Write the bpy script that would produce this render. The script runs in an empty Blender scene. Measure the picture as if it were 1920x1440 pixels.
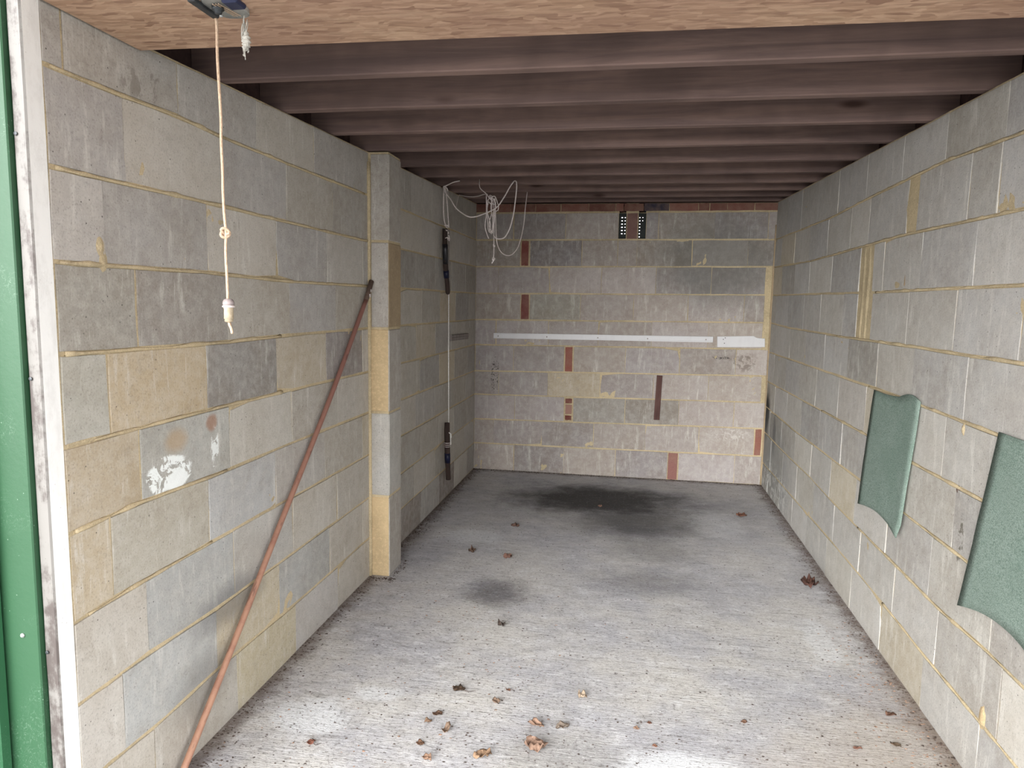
import bpy, math, random
from mathutils import Vector, Matrix, noise
rnd = random.Random(7)
S = bpy.context.scene
COL = S.collection
W, D, Y0 = 2.494, 6.119, 1.50          # inner width, back wall, front end of the side walls
def roof_z(y): return 2.125 + 0.0355 * y

# ---------------------------------------------------------------- camera
cam_d = bpy.data.cameras.new('camera'); cam = bpy.data.objects.new('camera', cam_d); COL.objects.link(cam)
RI = Vector((0.98568, 0.167688, 0.017755)); UP = Vector((-0.036722, 0.110695, 0.993176)); FW = Vector((-0.164578, 0.979606, -0.115268))
M = Matrix((RI, UP, -FW)).transposed().to_4x4(); M.translation = Vector((1.36668, 0, 1.50015))
cam.matrix_world = M
cam_d.sensor_fit = 'HORIZONTAL'; cam_d.sensor_width = 36; cam_d.lens = 36 * 1324.6 / 1920
cam_d.clip_start = 0.02
S.camera = cam
# ---------------------------------------------------------------- daylight (overcast sky) and exposure
w = bpy.data.worlds.new('overcast_sky'); S.world = w; w.use_nodes = True
nt = w.node_tree; bg = nt.nodes['Background']
tc = nt.nodes.new('ShaderNodeTexCoord'); sx = nt.nodes.new('ShaderNodeSeparateXYZ'); cr = nt.nodes.new('ShaderNodeValToRGB')
nt.links.new(tc.outputs['Generated'], sx.inputs[0]); nt.links.new(sx.outputs['Z'], cr.inputs[0]); nt.links.new(cr.outputs[0], bg.inputs[0])
cr.color_ramp.elements[0].position = 0.0; cr.color_ramp.elements[0].color = (0.985, 0.98, 1.0, 1)
cr.color_ramp.elements[1].position = 1.0; cr.color_ramp.elements[1].color = (0.98, 0.98, 1.0, 1)
bg.inputs[1].default_value = .95
# the brighter side of the cloud cover: low, behind the camera and to its left
sd = bpy.data.lights.new('veiled_sun', 'SUN'); sd.energy = 1.35; sd.angle = math.radians(40); sd.color = (1, .99, .97)
so = bpy.data.objects.new('veiled_sun', sd); COL.objects.link(so); so.location = (-4, -6, 5)
so.rotation_euler = Vector((.29, .93, -.20)).to_track_quat('-Z', 'Y').to_euler()
S.view_settings.view_transform = 'Standard'; S.view_settings.look = 'None'
S.view_settings.gamma = 1; S.view_settings.use_curve_mapping = False
S.view_settings.exposure = 2.5
try:
    S.cycles.max_bounces = 10; S.cycles.diffuse_bounces = 7
except Exception: pass

# ---------------------------------------------------------------- helpers
def obj(name, verts, faces, mat=None, parent=None, smooth=False, kind=None, mats=None, fm=None, color=None):
    me = bpy.data.meshes.new(name); me.from_pydata([tuple(v) for v in verts], [], faces)
    for m in (mats or ([mat] if mat else [])): me.materials.append(m)
    if fm: me.polygons.foreach_set('material_index', fm)
    if smooth: me.polygons.foreach_set('use_smooth', [True] * len(me.polygons))
    me.update()
    o = bpy.data.objects.new(name, me); COL.objects.link(o)
    if parent: o.parent = parent
    if kind: o['kind'] = kind
    if color: o.color = (*color, 1)
    return o
def tag(o, label, cat, group=None):
    o['label'] = label; o['category'] = cat
    if group: o['group'] = group
    return o
def empty(name, loc, label, cat, group=None):
    o = bpy.data.objects.new(name, None); COL.objects.link(o); o.location = loc; o.empty_display_size = .05
    return tag(o, label, cat, group)
class G:
    def __init__(s): s.v = []; s.f = []
    def add(s, v, f):
        n = len(s.v); s.v += [Vector(p) for p in v]; s.f += [tuple(i + n for i in q) for q in f]
    def box(s, x0, x1, y0, y1, z0, z1, b=0.0):
        if b <= 0:
            s.add([(x0,y0,z0),(x1,y0,z0),(x1,y1,z0),(x0,y1,z0),(x0,y0,z1),(x1,y0,z1),(x1,y1,z1),(x0,y1,z1)],
                  [(0,3,2,1),(4,5,6,7),(0,1,5,4),(1,2,6,5),(2,3,7,6),(3,0,4,7)]); return
        def ring(z, i):
            return [(x0+i,y0+b,z),(x0+b,y0+i,z),(x1-b,y0+i,z),(x1-i,y0+b,z),(x1-i,y1-b,z),(x1-b,y1-i,z),(x0+b,y1-i,z),(x0+i,y1-b,z)]
        R = [[(x0+b,y0+b,z0)]*0] 
        v = ring(z0, b*.9) + ring(z0+b, 0) + ring(z1-b, 0) + ring(z1, b*.9)
        f = [tuple(range(7,-1,-1)), tuple(range(24,32))]
        for k in range(3):
            for i in range(8):
                j = (i+1) % 8; f.append((k*8+i, k*8+j, k*8+8+j, k*8+8+i))
        s.add(v, f)
    def tube(s, pts, r, n=8, cap=True, closed=False):
        pts = [Vector(p) for p in pts]; rs = r if isinstance(r, (list, tuple)) else [r]*len(pts)
        v = []; prev = None
        for i, p in enumerate(pts):
            t = (pts[min(i+1, len(pts)-1)] - pts[max(i-1, 0)]).normalized()
            if prev is None:
                a = t.orthogonal().normalized()
            else:
                a = (prev - t * prev.dot(t)).normalized()
            prev = a; b = t.cross(a)
            for k in range(n):
                an = 2*math.pi*k/n; v.append(p + (a*math.cos(an) + b*math.sin(an)) * rs[i])
        f = []
        for i in range(len(pts)-1):
            for k in range(n):
                f.append((i*n+k, i*n+(k+1)%n, (i+1)*n+(k+1)%n, (i+1)*n+k))
        if cap: f.append(tuple(range(n-1,-1,-1))); f.append(tuple(range((len(pts)-1)*n, len(pts)*n)))
        s.add(v, f)
    def lathe(s, c, prof, n=16, axis='z'):
        v = []; 
        for r, h in prof:
            for k in range(n):
                a = 2*math.pi*k/n; q = (r*math.cos(a), r*math.sin(a), h)
                if axis == 'y': q = (q[0], q[2], q[1])
                v.append(Vector(c) + Vector(q))
        f = [(i*n+k, i*n+(k+1)%n, (i+1)*n+(k+1)%n, (i+1)*n+k) for i in range(len(prof)-1) for k in range(n)]
        f.append(tuple(range(n-1,-1,-1))); f.append(tuple(range((len(prof)-1)*n, len(prof)*n)))
        s.add(v, f)
    def build(s, name, mat, parent=None, smooth=False, kind=None, off=None, **k):
        v = s.v if off is None else [p - Vector(off) for p in s.v]
        return obj(name, v, s.f, mat, parent, smooth, kind, **k)
def smooth_path(P, n=6):
    P = [Vector(p) for p in P]; Q = [P[0]*2-P[1]] + P + [P[-1]*2-P[-2]]; out = []
    for i in range(1, len(Q)-2):
        a, b, c, d = Q[i-1:i+3]
        for k in range(n):
            t = k/n
            out.append(.5*((2*b) + (c-a)*t + (2*a-5*b+4*c-d)*t*t + (3*b-a-3*c+d)*t**3))
    out.append(P[-1]); return out
def interp(T, x):
    if x <= T[0][0]: return T[0][1]
    for (a, b), (c, d) in zip(T, T[1:]):
        if x <= c: return b + (d-b)*(x-a)/max(c-a, 1e-6)
    return T[-1][1]

# ---------------------------------------------------------------- materials
class N:
    def __init__(s, name, rough=.9, spec=.3):
        s.m = bpy.data.materials.new(name); s.m.use_nodes = True; s.t = s.m.node_tree; s.b = s.t.nodes['Principled BSDF']
        s.b.inputs['Roughness'].default_value = rough; s.b.inputs['Specular IOR Level'].default_value = spec
        s.tc = s.n('ShaderNodeTexCoord').outputs['Object']
    def n(s, t, **k):
        o = s.t.nodes.new(t)
        for a, b in k.items(): setattr(o, a, b)
        return o
    def l(s, a, b): s.t.links.new(a, b)
    def put(s, i, v):
        if v is None: return
        if isinstance(v, (int, float, tuple, list)): i.default_value = v
        else: s.l(v, i)
    def math(s, op, a, b=None, c=None, clamp=False):
        o = s.n('ShaderNodeMath', operation=op); o.use_clamp = clamp; s.put(o.inputs[0], a); s.put(o.inputs[1], b); s.put(o.inputs[2], c); return o.outputs[0]
    def vmath(s, op, a, b=None):
        o = s.n('ShaderNodeVectorMath', operation=op); s.put(o.inputs[0], a); s.put(o.inputs[1], b); return o
    def scale(s, v, sc): return s.vmath('MULTIPLY', v, sc).outputs[0]
    def noise(s, v, sc, det=3, rough=.55, w=None, dist=0):
        o = s.n('ShaderNodeTexNoise'); 
        if w is not None: o.noise_dimensions = '4D'; s.put(o.inputs['W'], w)
        s.l(v, o.inputs['Vector']); o.inputs['Scale'].default_value = sc; o.inputs['Detail'].default_value = det
        o.inputs['Roughness'].default_value = rough; o.inputs['Distortion'].default_value = dist; return o.outputs[0]
    def vor(s, v, sc, out='Distance', feat='F1', rand=1):
        o = s.n('ShaderNodeTexVoronoi', feature=feat); s.l(v, o.inputs['Vector']); o.inputs['Scale'].default_value = sc
        o.inputs['Randomness'].default_value = rand; return o.outputs[out]
    def ramp(s, v, a, b, lo=0., hi=1.):
        o = s.n('ShaderNodeMapRange'); o.interpolation_type = 'SMOOTHSTEP'; s.put(o.inputs[0], v); o.inputs[1].default_value = a; o.inputs[2].default_value = b
        o.inputs[3].default_value = lo; o.inputs[4].default_value = hi; return o.outputs[0]
    def mix(s, f, a, b, mode='MIX'):
        o = s.n('ShaderNodeMix', data_type='RGBA', blend_type=mode)
        s.put(o.inputs['Factor'], f)
        for i, v in ((6, a), (7, b)):
            if isinstance(v, tuple) and len(v) == 3: v = (*v, 1)
            s.put(o.inputs[i], v)
        return o.outputs[2]
    def bump(s, h, st, dist=.01):
        o = s.n('ShaderNodeBump'); s.put(o.inputs['Height'], h); o.inputs['Strength'].default_value = st; o.inputs['Distance'].default_value = dist
        s.l(o.outputs[0], s.b.inputs['Normal'])
    def ell(s, v, c, r, soft=.4, warp=None):
        """1 inside the ellipsoid at c with radii r, fading outwards"""
        d = s.vmath('SUBTRACT', v, tuple(c)).outputs[0]; d = s.vmath('MULTIPLY', d, tuple(1/x for x in r)).outputs[0]
        q = s.vmath('LENGTH', d).outputs['Value']
        if warp is not None: q = s.math('ADD', q, warp)
        return s.ramp(q, 1-soft, 1+soft, 1, 0)
    def out(s, col): s.put(s.b.inputs['Base Color'], (*col, 1) if isinstance(col, tuple) and len(col) == 3 else col); return s.m

def block_material(name, stains=()):
    m = N(name, .95, .2); info = m.n('ShaderNodeObjectInfo'); col = info.outputs['Color']; rd = m.math('MULTIPLY', info.outputs['Random'], 50)
    p = m.tc
    big = m.noise(p, 5, 3, .6, rd); fine = m.noise(p, 170, 3, .7); mid = m.noise(p, 28, 4, .65, rd)
    c = m.mix(m.ramp(big, .3, .7), m.mix(.16, col, (.26, .20, .13)), m.mix(.10, col, (.62, .62, .60)))
    c = m.mix(m.ramp(mid, .38, .68, 0, .46), c, m.mix(.5, c, (.62, .60, .55)))
    c = m.mix(m.ramp(m.noise(p, 11, 5, .7, rd), .52, .72, 0, .45), c, m.mix(.6, c, (.20, .17, .13)))
    # pale vertical smears
    st = m.noise(m.scale(p, (14, 14, 2.2)), 1.6, 5, .72, rd)
    c = m.mix(m.ramp(st, .54, .70, 0, .50), c, (.66, .65, .60))
    ln = m.noise(m.scale(p, (60, 60, 5)), 1.5, 3, .6)
    c = m.mix(m.ramp(ln, .62, .74, 0, .28), c, (.72, .71, .66))
    # sand grain and pits
    c = m.mix(m.ramp(fine, .30, .48, .34, 0), c, (.10, .09, .08))
    c = m.mix(m.ramp(fine, .58, .74, 0, .22), c, (.8, .78, .72))
    pit = m.vor(p, 42); pm = m.math('MULTIPLY', m.ramp(pit, .05, .11, 1, 0), m.ramp(m.noise(p, 9, 2, .5), .47, .57))
    c = m.mix(m.math('MULTIPLY', pm, .85), c, (.05, .045, .04))
    for (cc, r, soft, colr, amt, wsc, wamt, thr) in stains:
        wn = m.math('MULTIPLY', m.math('SUBTRACT', m.noise(p, wsc, 4, .7), .5), wamt)
        e = m.ell(p, cc, r, soft, wn)
        if thr: e = m.math('MULTIPLY', e, m.ramp(m.noise(p, thr[0], 5, .68, None, 1.2), thr[1], thr[1]+.03))
        c = m.mix(m.math('MULTIPLY', e, amt), c, colr)
    h = m.math('ADD', m.math('MULTIPLY', fine, .5), m.math('MULTIPLY', mid, .6)); h = m.math('SUBTRACT', h, m.math('MULTIPLY', pm, .5))
    m.bump(h, .45, .004)
    return m.out(c)
WHITE = (.82, .86, .84)
M_left = block_material('concrete_block_left', [
    ((0, 1.895, .965), (.2, .10, .055), .10, WHITE, .95, 14, 1.0, (17, .47)),
    ((0, 1.93, .94), (.2, .05, .03), .10, WHITE, .95, 22, .9, None),
    ((0, 2.13, 1.00), (.2, .022, .07), .15, WHITE, .8, 20, 1.0, (25, .50)),
    ((0, 2.115, 1.085), (.2, .03, .028), .3, (.30, .13, .06), .6, 20, .6, None),
    ((0, 1.93, 1.06), (.2, .05, .035), .5, (.42, .30, .17), .6, 20, .6, None),
    ((0, 1.86, 2.08), (.2, .12, .05), .3, (.20, .18, .15), .5, 20, 1.2, (12, .5)),
    ((0, 2.20, .43), (.2, .20, .07), .6, (.13, .13, .13), .6, 9, .8, None),
    ((0, 2.04, .22), (.2, .16, .09), .6, (.14, .14, .13), .45, 9, .8, None),
])
M_right = block_material('concrete_block_right', [
    ((W, 6.05, .62), (.3, .10, .20), .5, (.012, .012, .014), .95, 9, .7, None),
    ((W, 5.72, .50), (.3, .05, .16), .5, (.06, .06, .065), .6, 12, .7, None),
    ((W, 5.75, .25), (.3, .55, .33), .6, (.16, .17, .17), .55, 6, .9, None),
    ((W, 5.6, .10), (.3, .5, .16), .4, (.66, .66, .63), .55, 10, 1.2, (14, .50)),
    ((W, 2.55, .72), (.3, .02, .08), .2, (.10, .09, .07), .8, 30, 1.0, (40, .5)),
])
M_back = block_material('concrete_block_back', [
    ((.183, D, .85), (.035, .3, .17), .2, (.03, .025, .02), .9, 26, 1.0, (44, .545)),
    ((2.11, D, 1.066), (.075, .3, .012), .3, (.03, .03, .03), .8, 60, 1.0, (70, .52)),
    ((2.30, D, 1.03), (.10, .3, .07), .4, (.10, .08, .06), .5, 20, 1.0, (26, .5)),
    ((2.05, D, 1.85), (.45, .3, .32), .5, (.115, .125, .115), .50, 4, .8, None),
    ((2.20, D, .42), (.16, .3, .05), .4, (.75, .74, .7), .32, 16, 1.2, (30, .52)),
])
def mk_mortar(name, base=(.55, .455, .29), dirt=.35):
    m = N(name, .95, .2); p = m.tc
    a = m.noise(p, 3, 3, .6); b = m.noise(p, 60, 4, .7); g = m.noise(p, 300, 2, .6)
    c = m.mix(m.ramp(a, .35, .65), base, tuple(x*.78 for x in base))
    c = m.mix(m.ramp(b, .45, .7, 0, .5), c, tuple(min(1, x*1.25) for x in base))
    c = m.mix(m.ramp(g, .35, .5, dirt, 0), c, (.16, .12, .08))
    m.bump(m.math('ADD', b, m.math('MULTIPLY', g, .5)), .5, .004); return m.out(c)
M_mortar = mk_mortar('sandy_mortar'); M_yellow = mk_mortar('yellow_render', (.60, .46, .27), .12)
M_tan = mk_mortar('tan_render', (.40, .31, .20), .2)
def brick_mat():
    m = N('red_brick', .9, .2); info = m.n('ShaderNodeObjectInfo'); p = m.tc
    a = m.noise(p, 12, 4, .65, m.math('MULTIPLY', info.outputs['Random'], 40)); g = m.noise(p, 220, 2, .6)
    bc = m.mix(1, info.outputs['Color'], (.78, .78, .80), 'MULTIPLY'); c = m.mix(m.ramp(a, .35, .68), bc, m.mix(.4, bc, (.30, .20, .15)))
    c = m.mix(m.ramp(g, .3, .48, .4, 0), c, (.07, .035, .03)); m.bump(m.math('ADD', a, g), .5, .004); return m.out(c)
M_brick = brick_mat()
def floor_mat():
    m = N('brushed_concrete_floor', .92, .12); p = m.tc
    s = m.n('ShaderNodeSeparateXYZ'); m.l(p, s.inputs[0]); X, Y = s.outputs[0], s.outputs[1]
    br = m.noise(m.scale(p, (7, 75, 1)), 1, 6, .78, None, .6); br2 = m.noise(m.scale(p, (30, 230, 1)), 1, 3, .7)
    big = m.noise(p, 2.0, 5, .65); mid = m.noise(m.scale(p, (9, 15, 1)), 1, 5, .75); fine = m.noise(p, 150, 3, .7)
    c = m.mix(m.ramp(big, .35, .65), (.60, .585, .555), (.46, .46, .485))
    c = m.mix(m.ramp(mid, .50, .68, 0, .60), c, (.74, .745, .75))
    c = m.mix(m.ramp(mid, .32, .48, .45, 0), c, (.27, .255, .24))
    # blends to an even grey further in
    c = m.mix(m.math('MULTIPLY', m.ramp(Y, 2.6, 4.4), .30), c, (.47, .465, .50))
    # dark oil
    wn = m.math('MULTIPLY', m.math('SUBTRACT', m.noise(p, 3.5, 5, .7), .5), 1.3)
    oil = m.ell(p, (1.17, 5.33, 0), (.64, .40, 1), .50, wn)
    oil = m.math('MAXIMUM', oil, m.math('MULTIPLY', m.ell(p, (1.42, 4.85, 0), (.36, .35, 1), .7, wn), .75))
    c = m.mix(m.math('MULTIPLY', oil, .96), c, (.010, .0095, .011))
    halo = m.ell(p, (1.25, 5.3, 0), (1.15, .75, 1), .6, wn); c = m.mix(m.math('MULTIPLY', halo, .26), c, (.16, .155, .155))
    wn2 = m.math('MULTIPLY', m.math('SUBTRACT', m.noise(p, 9, 5, .75), .5), 1.6)
    c = m.mix(m.math('MULTIPLY', m.ell(p, (.72, 3.46, 0), (.15, .16, 1), .65, wn2), .72), c, (.085, .08, .095))
    c = m.mix(m.math('MULTIPLY', m.ell(p, (1.50, 3.76, 0), (.26, .16, 1), .7, wn2), .45), c, (.12, .115, .12))
    c = m.mix(m.math('MULTIPLY', m.ell(p, (1.55, 4.25, 0), (.22, .18, 1), .7, wn2), .40), c, (.14, .135, .125))
    c = m.mix(m.math('MULTIPLY', m.ell(p, (1.20, 2.16, 0), (.20, .16, 1), .5, wn2), .5), c, (.30, .295, .275))
    for q, r, a in (((.27, 2.24, 0), (.13, .11, 1), .85), ((1.62, 2.20, 0), (.22, .09, 1), .85), ((.46, 2.44, 0), (.09, .05, 1), .6), ((1.95, 2.0, 0), (.3, .14, 1), .6),
                    ((2.26, 3.22, 0), (.06, .22, 1), .5), ((.40, 4.3, 0), (.2, .14, 1), .45), ((2.0, 4.9, 0), (.16, .3, 1), .3)):
        c = m.mix(m.math('MULTIPLY', m.ell(p, q, r, .35, wn2), a), c, (.76, .78, .80))
    # brush lines
    c = m.mix(m.ramp(br, .34, .47, .62, 0), c, m.mix(.6, c, (.10, .095, .09)))
    c = m.mix(m.ramp(br2, .34, .44, .55, 0), c, m.mix(.6, c, (.09, .08, .07)))
    c = m.mix(m.ramp(br, .56, .70, 0, .35), c, m.mix(.55, c, (.85, .85, .84)))
    c = m.mix(m.ramp(fine, .3, .45, .35, 0), c, (.12, .11, .10))
    blot = m.noise(m.scale(p, (26, 40, 1)), 1, 4, .7); c = m.mix(m.ramp(blot, .62, .70, 0, .55), c, (.16, .13, .11))
    sp = m.vor(m.scale(p, (1, 1.8, 1)), 22); c = m.mix(m.math('MULTIPLY', m.ramp(sp, .05, .14, .85, 0), m.ramp(m.noise(p, 4, 2), .42, .55)), c, (.09, .07, .055))
    gs = m.noise(m.scale(p, (55, 85, 1)), 1, 3, .8); gz = m.ramp(Y, 1.8, 5.5, 1, .45)
    c = m.mix(m.math('MULTIPLY', m.ramp(gs, .36, .46, .55, 0), gz), c, (.10, .09, .08)); c = m.mix(m.math('MULTIPLY', m.ramp(gs, .58, .70, 0, .55), gz), c, (.85, .85, .84))
    # dirt along the edges
    dw = m.math('MINIMUM', X, m.math('SUBTRACT', W, X)); dw = m.math('MINIMUM', dw, m.math('SUBTRACT', D, Y))
    dn = m.math('ADD', dw, m.math('MULTIPLY', m.math('SUBTRACT', mid, .5), .18)); dn = m.math('ADD', dn, m.math('MULTIPLY', m.math('SUBTRACT', fine, .5), .10))
    c = m.mix(m.ramp(dn, .0, .11, .72, 0), c, (.135, .10, .08))
    gr = m.ramp(m.math('ADD', m.math('SUBTRACT', Y, X), m.math('MULTIPLY', wn2, .25)), .15, .75, .40, 0); c = m.mix(gr, c, (.36, .29, .22))
    h = m.math('ADD', m.math('MULTIPLY', br, .7), m.math('ADD', m.math('MULTIPLY', br2, .5), m.math('MULTIPLY', fine, .3)))
    m.bump(h, .8, .006); return m.out(c)
M_floor = floor_mat()
def wood(name, a, b, grain=(1.5, 26, 26), knots=True, rough=.85, knot_col=(.05, .025, .02)):
    m = N(name, rough, .25); info = m.n('ShaderNodeObjectInfo'); rd = m.math('MULTIPLY', info.outputs['Random'], 30); p = m.tc
    g = m.noise(m.scale(p, grain), 1, 5, .65, rd, .6); q = m.noise(p, 3, 3, .6, rd)
    c = m.mix(m.ramp(g, .3, .7), a, b); c = m.mix(m.ramp(q, .4, .66, 0, .45), c, tuple(x*.55 for x in a))
    if knots:
        ofs = m.n('ShaderNodeCombineXYZ'); m.l(rd, ofs.inputs[0]); v = m.vmath('ADD', m.scale(p, (2.1, .01, 7)), ofs.outputs[0]).outputs[0]
        k = m.vor(v, 1); c = m.mix(m.math('MULTIPLY', m.ramp(k, .04, .17, 1, 0), .85), c, knot_col)
    m.bump(g, .4, .004); return m.out(c)
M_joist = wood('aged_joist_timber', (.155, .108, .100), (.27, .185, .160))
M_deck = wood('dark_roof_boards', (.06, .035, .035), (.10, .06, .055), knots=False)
M_batten = wood('brown_batten', (.075, .038, .033), (.13, .07, .06), grain=(20, 20, 2), knots=False)
M_darkbar = wood('dark_bar_wood', (.035, .025, .022), (.085, .055, .045), grain=(26, 26, 3), knots=False)
def osb_mat():
    m = N('osb_board', .75, .3); p = m.tc
    wp = m.noise(p, 11, 2, .5, None); v = m.scale(p, (24, 85, 20)); ad = m.n('ShaderNodeCombineXYZ')
    for i in range(2): m.l(m.math('MULTIPLY', wp, 3.2), ad.inputs[i])
    v = m.vmath('ADD', v, ad.outputs[0]).outputs[0]
    c1 = m.vor(v, 1, 'Color'); s = m.n('ShaderNodeSeparateColor'); m.l(c1, s.inputs[0])
    c = m.mix(m.ramp(s.outputs[0], .1, .95), (.44, .285, .19), (.58, .395, .275))
    c = m.mix(m.ramp(s.outputs[1], .86, .93, 0, .6), c, (.22, .12, .08)); c = m.mix(m.ramp(s.outputs[2], .85, .95, 0, .5), c, (.52, .37, .25))
    g = m.noise(m.scale(p, (10, 90, 10)), 1, 4, .7); c = m.mix(m.ramp(g, .38, .52, .40, 0), c, (.23, .135, .09))
    q = m.noise(p, 2.2, 2, .6); c = m.mix(m.ramp(q, .38, .62, .35, 0), c, (.30, .17, .13))
    m.bump(m.math('ADD', s.outputs[0], g), .3, .003); return m.out(c)
M_osb = osb_mat()
def paint(name, col, dirt=(.12, .08, .06), amt=.0, spk=(.8, .85, .8), spa=.8, rough=.5, scale=1.):
    m = N(name, rough, .4); p = m.tc
    a = m.noise(m.scale(p, (6, 6, 1.5)), 2.5*scale, 5, .7); b = m.noise(p, 30, 4, .7)
    c = m.mix(m.ramp(a, .45, .75, 0, .25), col, tuple(x*.75 for x in col))
    if amt: c = m.mix(m.math('MULTIPLY', m.ramp(m.math('ADD', a, m.math('MULTIPLY', b, .45)), .68, .86), amt), c, dirt)
    sp = m.vor(p, 55); c = m.mix(m.math('MULTIPLY', m.ramp(sp, .04, .085, 1, 0), m.ramp(m.noise(p, 7, 2), .48, .56, 0, spa)), c, spk)
    thr = m.noise(m.scale(p, (40, 40, 30)), 1, 2, .5, None, 2.5); c = m.mix(m.math('MULTIPLY', m.ramp(m.math('ABSOLUTE', m.math('SUBTRACT', thr, .5)), .0, .012, 1, 0), m.ramp(m.noise(p, 5, 2), .5, .6, 0, spa*.45)), c, spk)
    m.bump(b, .2, .003); return m.out(c)
M_green = paint('green_gloss_paint', (.022, .074, .034), rough=.42, spk=(.30, .40, .32), spa=.5)
M_green2 = paint('light_green_paint', (.028, .11, .05), rough=.42, spk=(.30, .40, .32), spa=.5)
M_whiteclean = paint('white_paint', (.86, .87, .85), dirt=(.4, .37, .34), amt=.12, spk=(.2, .17, .14), spa=.5)
M_whitedirty = paint('dirty_white_paint', (.17, .163, .152), dirt=(.055, .042, .038), amt=.85, spk=(.06, .05, .05), spa=.9)
M_whitepvc = paint('white_strip', (.62, .62, .63), spk=(.15, .12, .1), spa=.6, rough=.4)
M_greypvc = paint('grey_trunking', (.24, .215, .205), amt=.4, rough=.6)
def simple(name, col, rough=.8, metal=0, var=.25, sc=30, bump=.3, spec=.3, stretch=(1, 1, 1)):
    m = N(name, rough, spec); p = m.scale(m.tc, stretch); a = m.noise(p, sc, 4, .65)
    m.b.inputs['Metallic'].default_value = metal
    c = m.mix(m.ramp(a, .3, .7), tuple(x*(1-var) for x in col), tuple(min(1, x*(1+var)) for x in col)); m.bump(a, bump, .002); return m.out(c)
def pole_mat():
    m = N('rusty_pole', .6, .4); p = m.tc; a = m.noise(p, 22, 4, .7); s = m.n('ShaderNodeSeparateXYZ'); m.l(p, s.inputs[0]); b = m.noise(m.scale(p, (60, 10, 10)), 1, 3, .6)
    c = m.mix(m.ramp(s.outputs[2], .1, 1.3), (.37, .205, .135), (.22, .105, .085)); c = m.mix(m.ramp(a, .42, .7, 0, .55), c, (.22, .095, .07))
    c = m.mix(m.ramp(b, .60, .68, 0, .5), c, (.08, .04, .035)); m.bump(a, .3, .002); return m.out(c)
M_pole = pole_mat()
M_poletip = simple('dark_pole_tip', (.10, .065, .05), .8)
M_cord = simple('cream_cord', (.47, .345, .245), .85, sc=300, stretch=(1, 1, .5)); M_rope = simple('grey_white_rope', (.74, .67, .65), .9, sc=300)
M_ropew = simple('white_rope', (.85, .81, .77), .9, sc=200)
M_toggle = simple('tan_rubber', (.36, .30, .21), .6, sc=40); M_toggle2 = simple('grey_rubber_collar', (.24, .205, .20), .5, sc=40); M_bandw = simple('white_band', (.52, .47, .45), .5)
M_zinc = simple('galvanised_steel', (.42, .44, .43), .42, .7, .3, 25); M_darkmetal = simple('dark_steel', (.06, .065, .07), .45, .6, .3, 40)
M_blue = simple('navy_plastic', (.02, .025, .06), .5); M_fluff = simple('dusty_fluff', (.42, .41, .37), 1, sc=90, bump=.8)
M_tape = simple('black_tape', (.012, .012, .016), .35, spec=.6); M_bluetape = simple('blue_black_tape', (.010, .012, .035), .4)
M_vent = simple('black_vent', (.012, .015, .014), .6); M_screw = simple('screw_head', (.25, .22, .2), .5, .6)
def felt_mat():
    m = N('green_felt', 1, .1); p = m.tc; a = m.noise(p, 260, 3, .75); b = m.noise(m.scale(p, (1, 20, 60)), 3, 3, .6); q = m.noise(p, 5, 3, .5)
    c = m.mix(m.ramp(a, .36, .64), (.105, .155, .128), (.27, .345, .30)); c = m.mix(m.ramp(b, .35, .65, 0, .3), c, (.30, .37, .33)); c = m.mix(m.ramp(q, .4, .65, 0, .22), c, (.09, .16, .12))
    lint = m.vor(p, 60); c = m.mix(m.math('MULTIPLY', m.ramp(lint, .03, .06, 1, 0), .5), c, (.65, .7, .65)); m.bump(a, .8, .004); return m.out(c)
M_felt = felt_mat()
def leaf_mat():
    m = N('dead_leaf', .8, .3); info = m.n('ShaderNodeObjectInfo'); p = m.tc; a = m.noise(p, 60, 4, .7)
    c = m.mix(m.ramp(a, .35, .65), m.mix(.35, info.outputs['Color'], (.10, .05, .03)), info.outputs['Color']); m.bump(a, .4, .003); return m.out(c)
M_leaf = leaf_mat()
M_litter = simple('brown_leaf_crumbs', (.30, .19, .13), .95, sc=60, var=.6)
M_debris = simple('dark_debris', (.075, .055, .045), .95, sc=80, var=.5)
M_ground = simple('driveway_concrete', (.20, .195, .185), .95, sc=12)

# ---------------------------------------------------------------- coursing measured in image pixels, back-projected onto the walls
LL = {1: [(1.5,2.031),(1.76,2.029),(1.99,2.036),(2.23,2.027),(2.65,2.028),(3.55,2.034),(D,2.031)], 2: [(1.5,1.798),(2.22,1.802),(3.06,1.799),(3.55,1.801),(D,1.802)],
 3: [(1.5,1.576),(2.13,1.578),(2.69,1.566),(3.54,1.57),(D,1.57)], 4: [(1.5,1.353),(2.11,1.347),(2.68,1.351),(3.57,1.35),(D,1.341)], 5: [(1.49,1.125),(2.1,1.129),(3.57,1.121),(D,1.12)],
 6: [(1.5,.903),(1.76,.913),(2.09,.904),(2.66,.906),(3.56,.903),(D,.887)], 7: [(1.5,.670),(1.63,.678),(2.09,.681),(3.58,.674),(D,.677)], 8: [(1.51,.452),(1.77,.456),(2.12,.438),(2.56,.44),(3.57,.437),(D,.455)],
 9: [(1.58,.225),(1.8,.214),(2.11,.225),(2.69,.21),(3.57,.213),(D,.236)], 10: [(1.5,-.012),(3.57,-.007),(D,.0)]}
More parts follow.
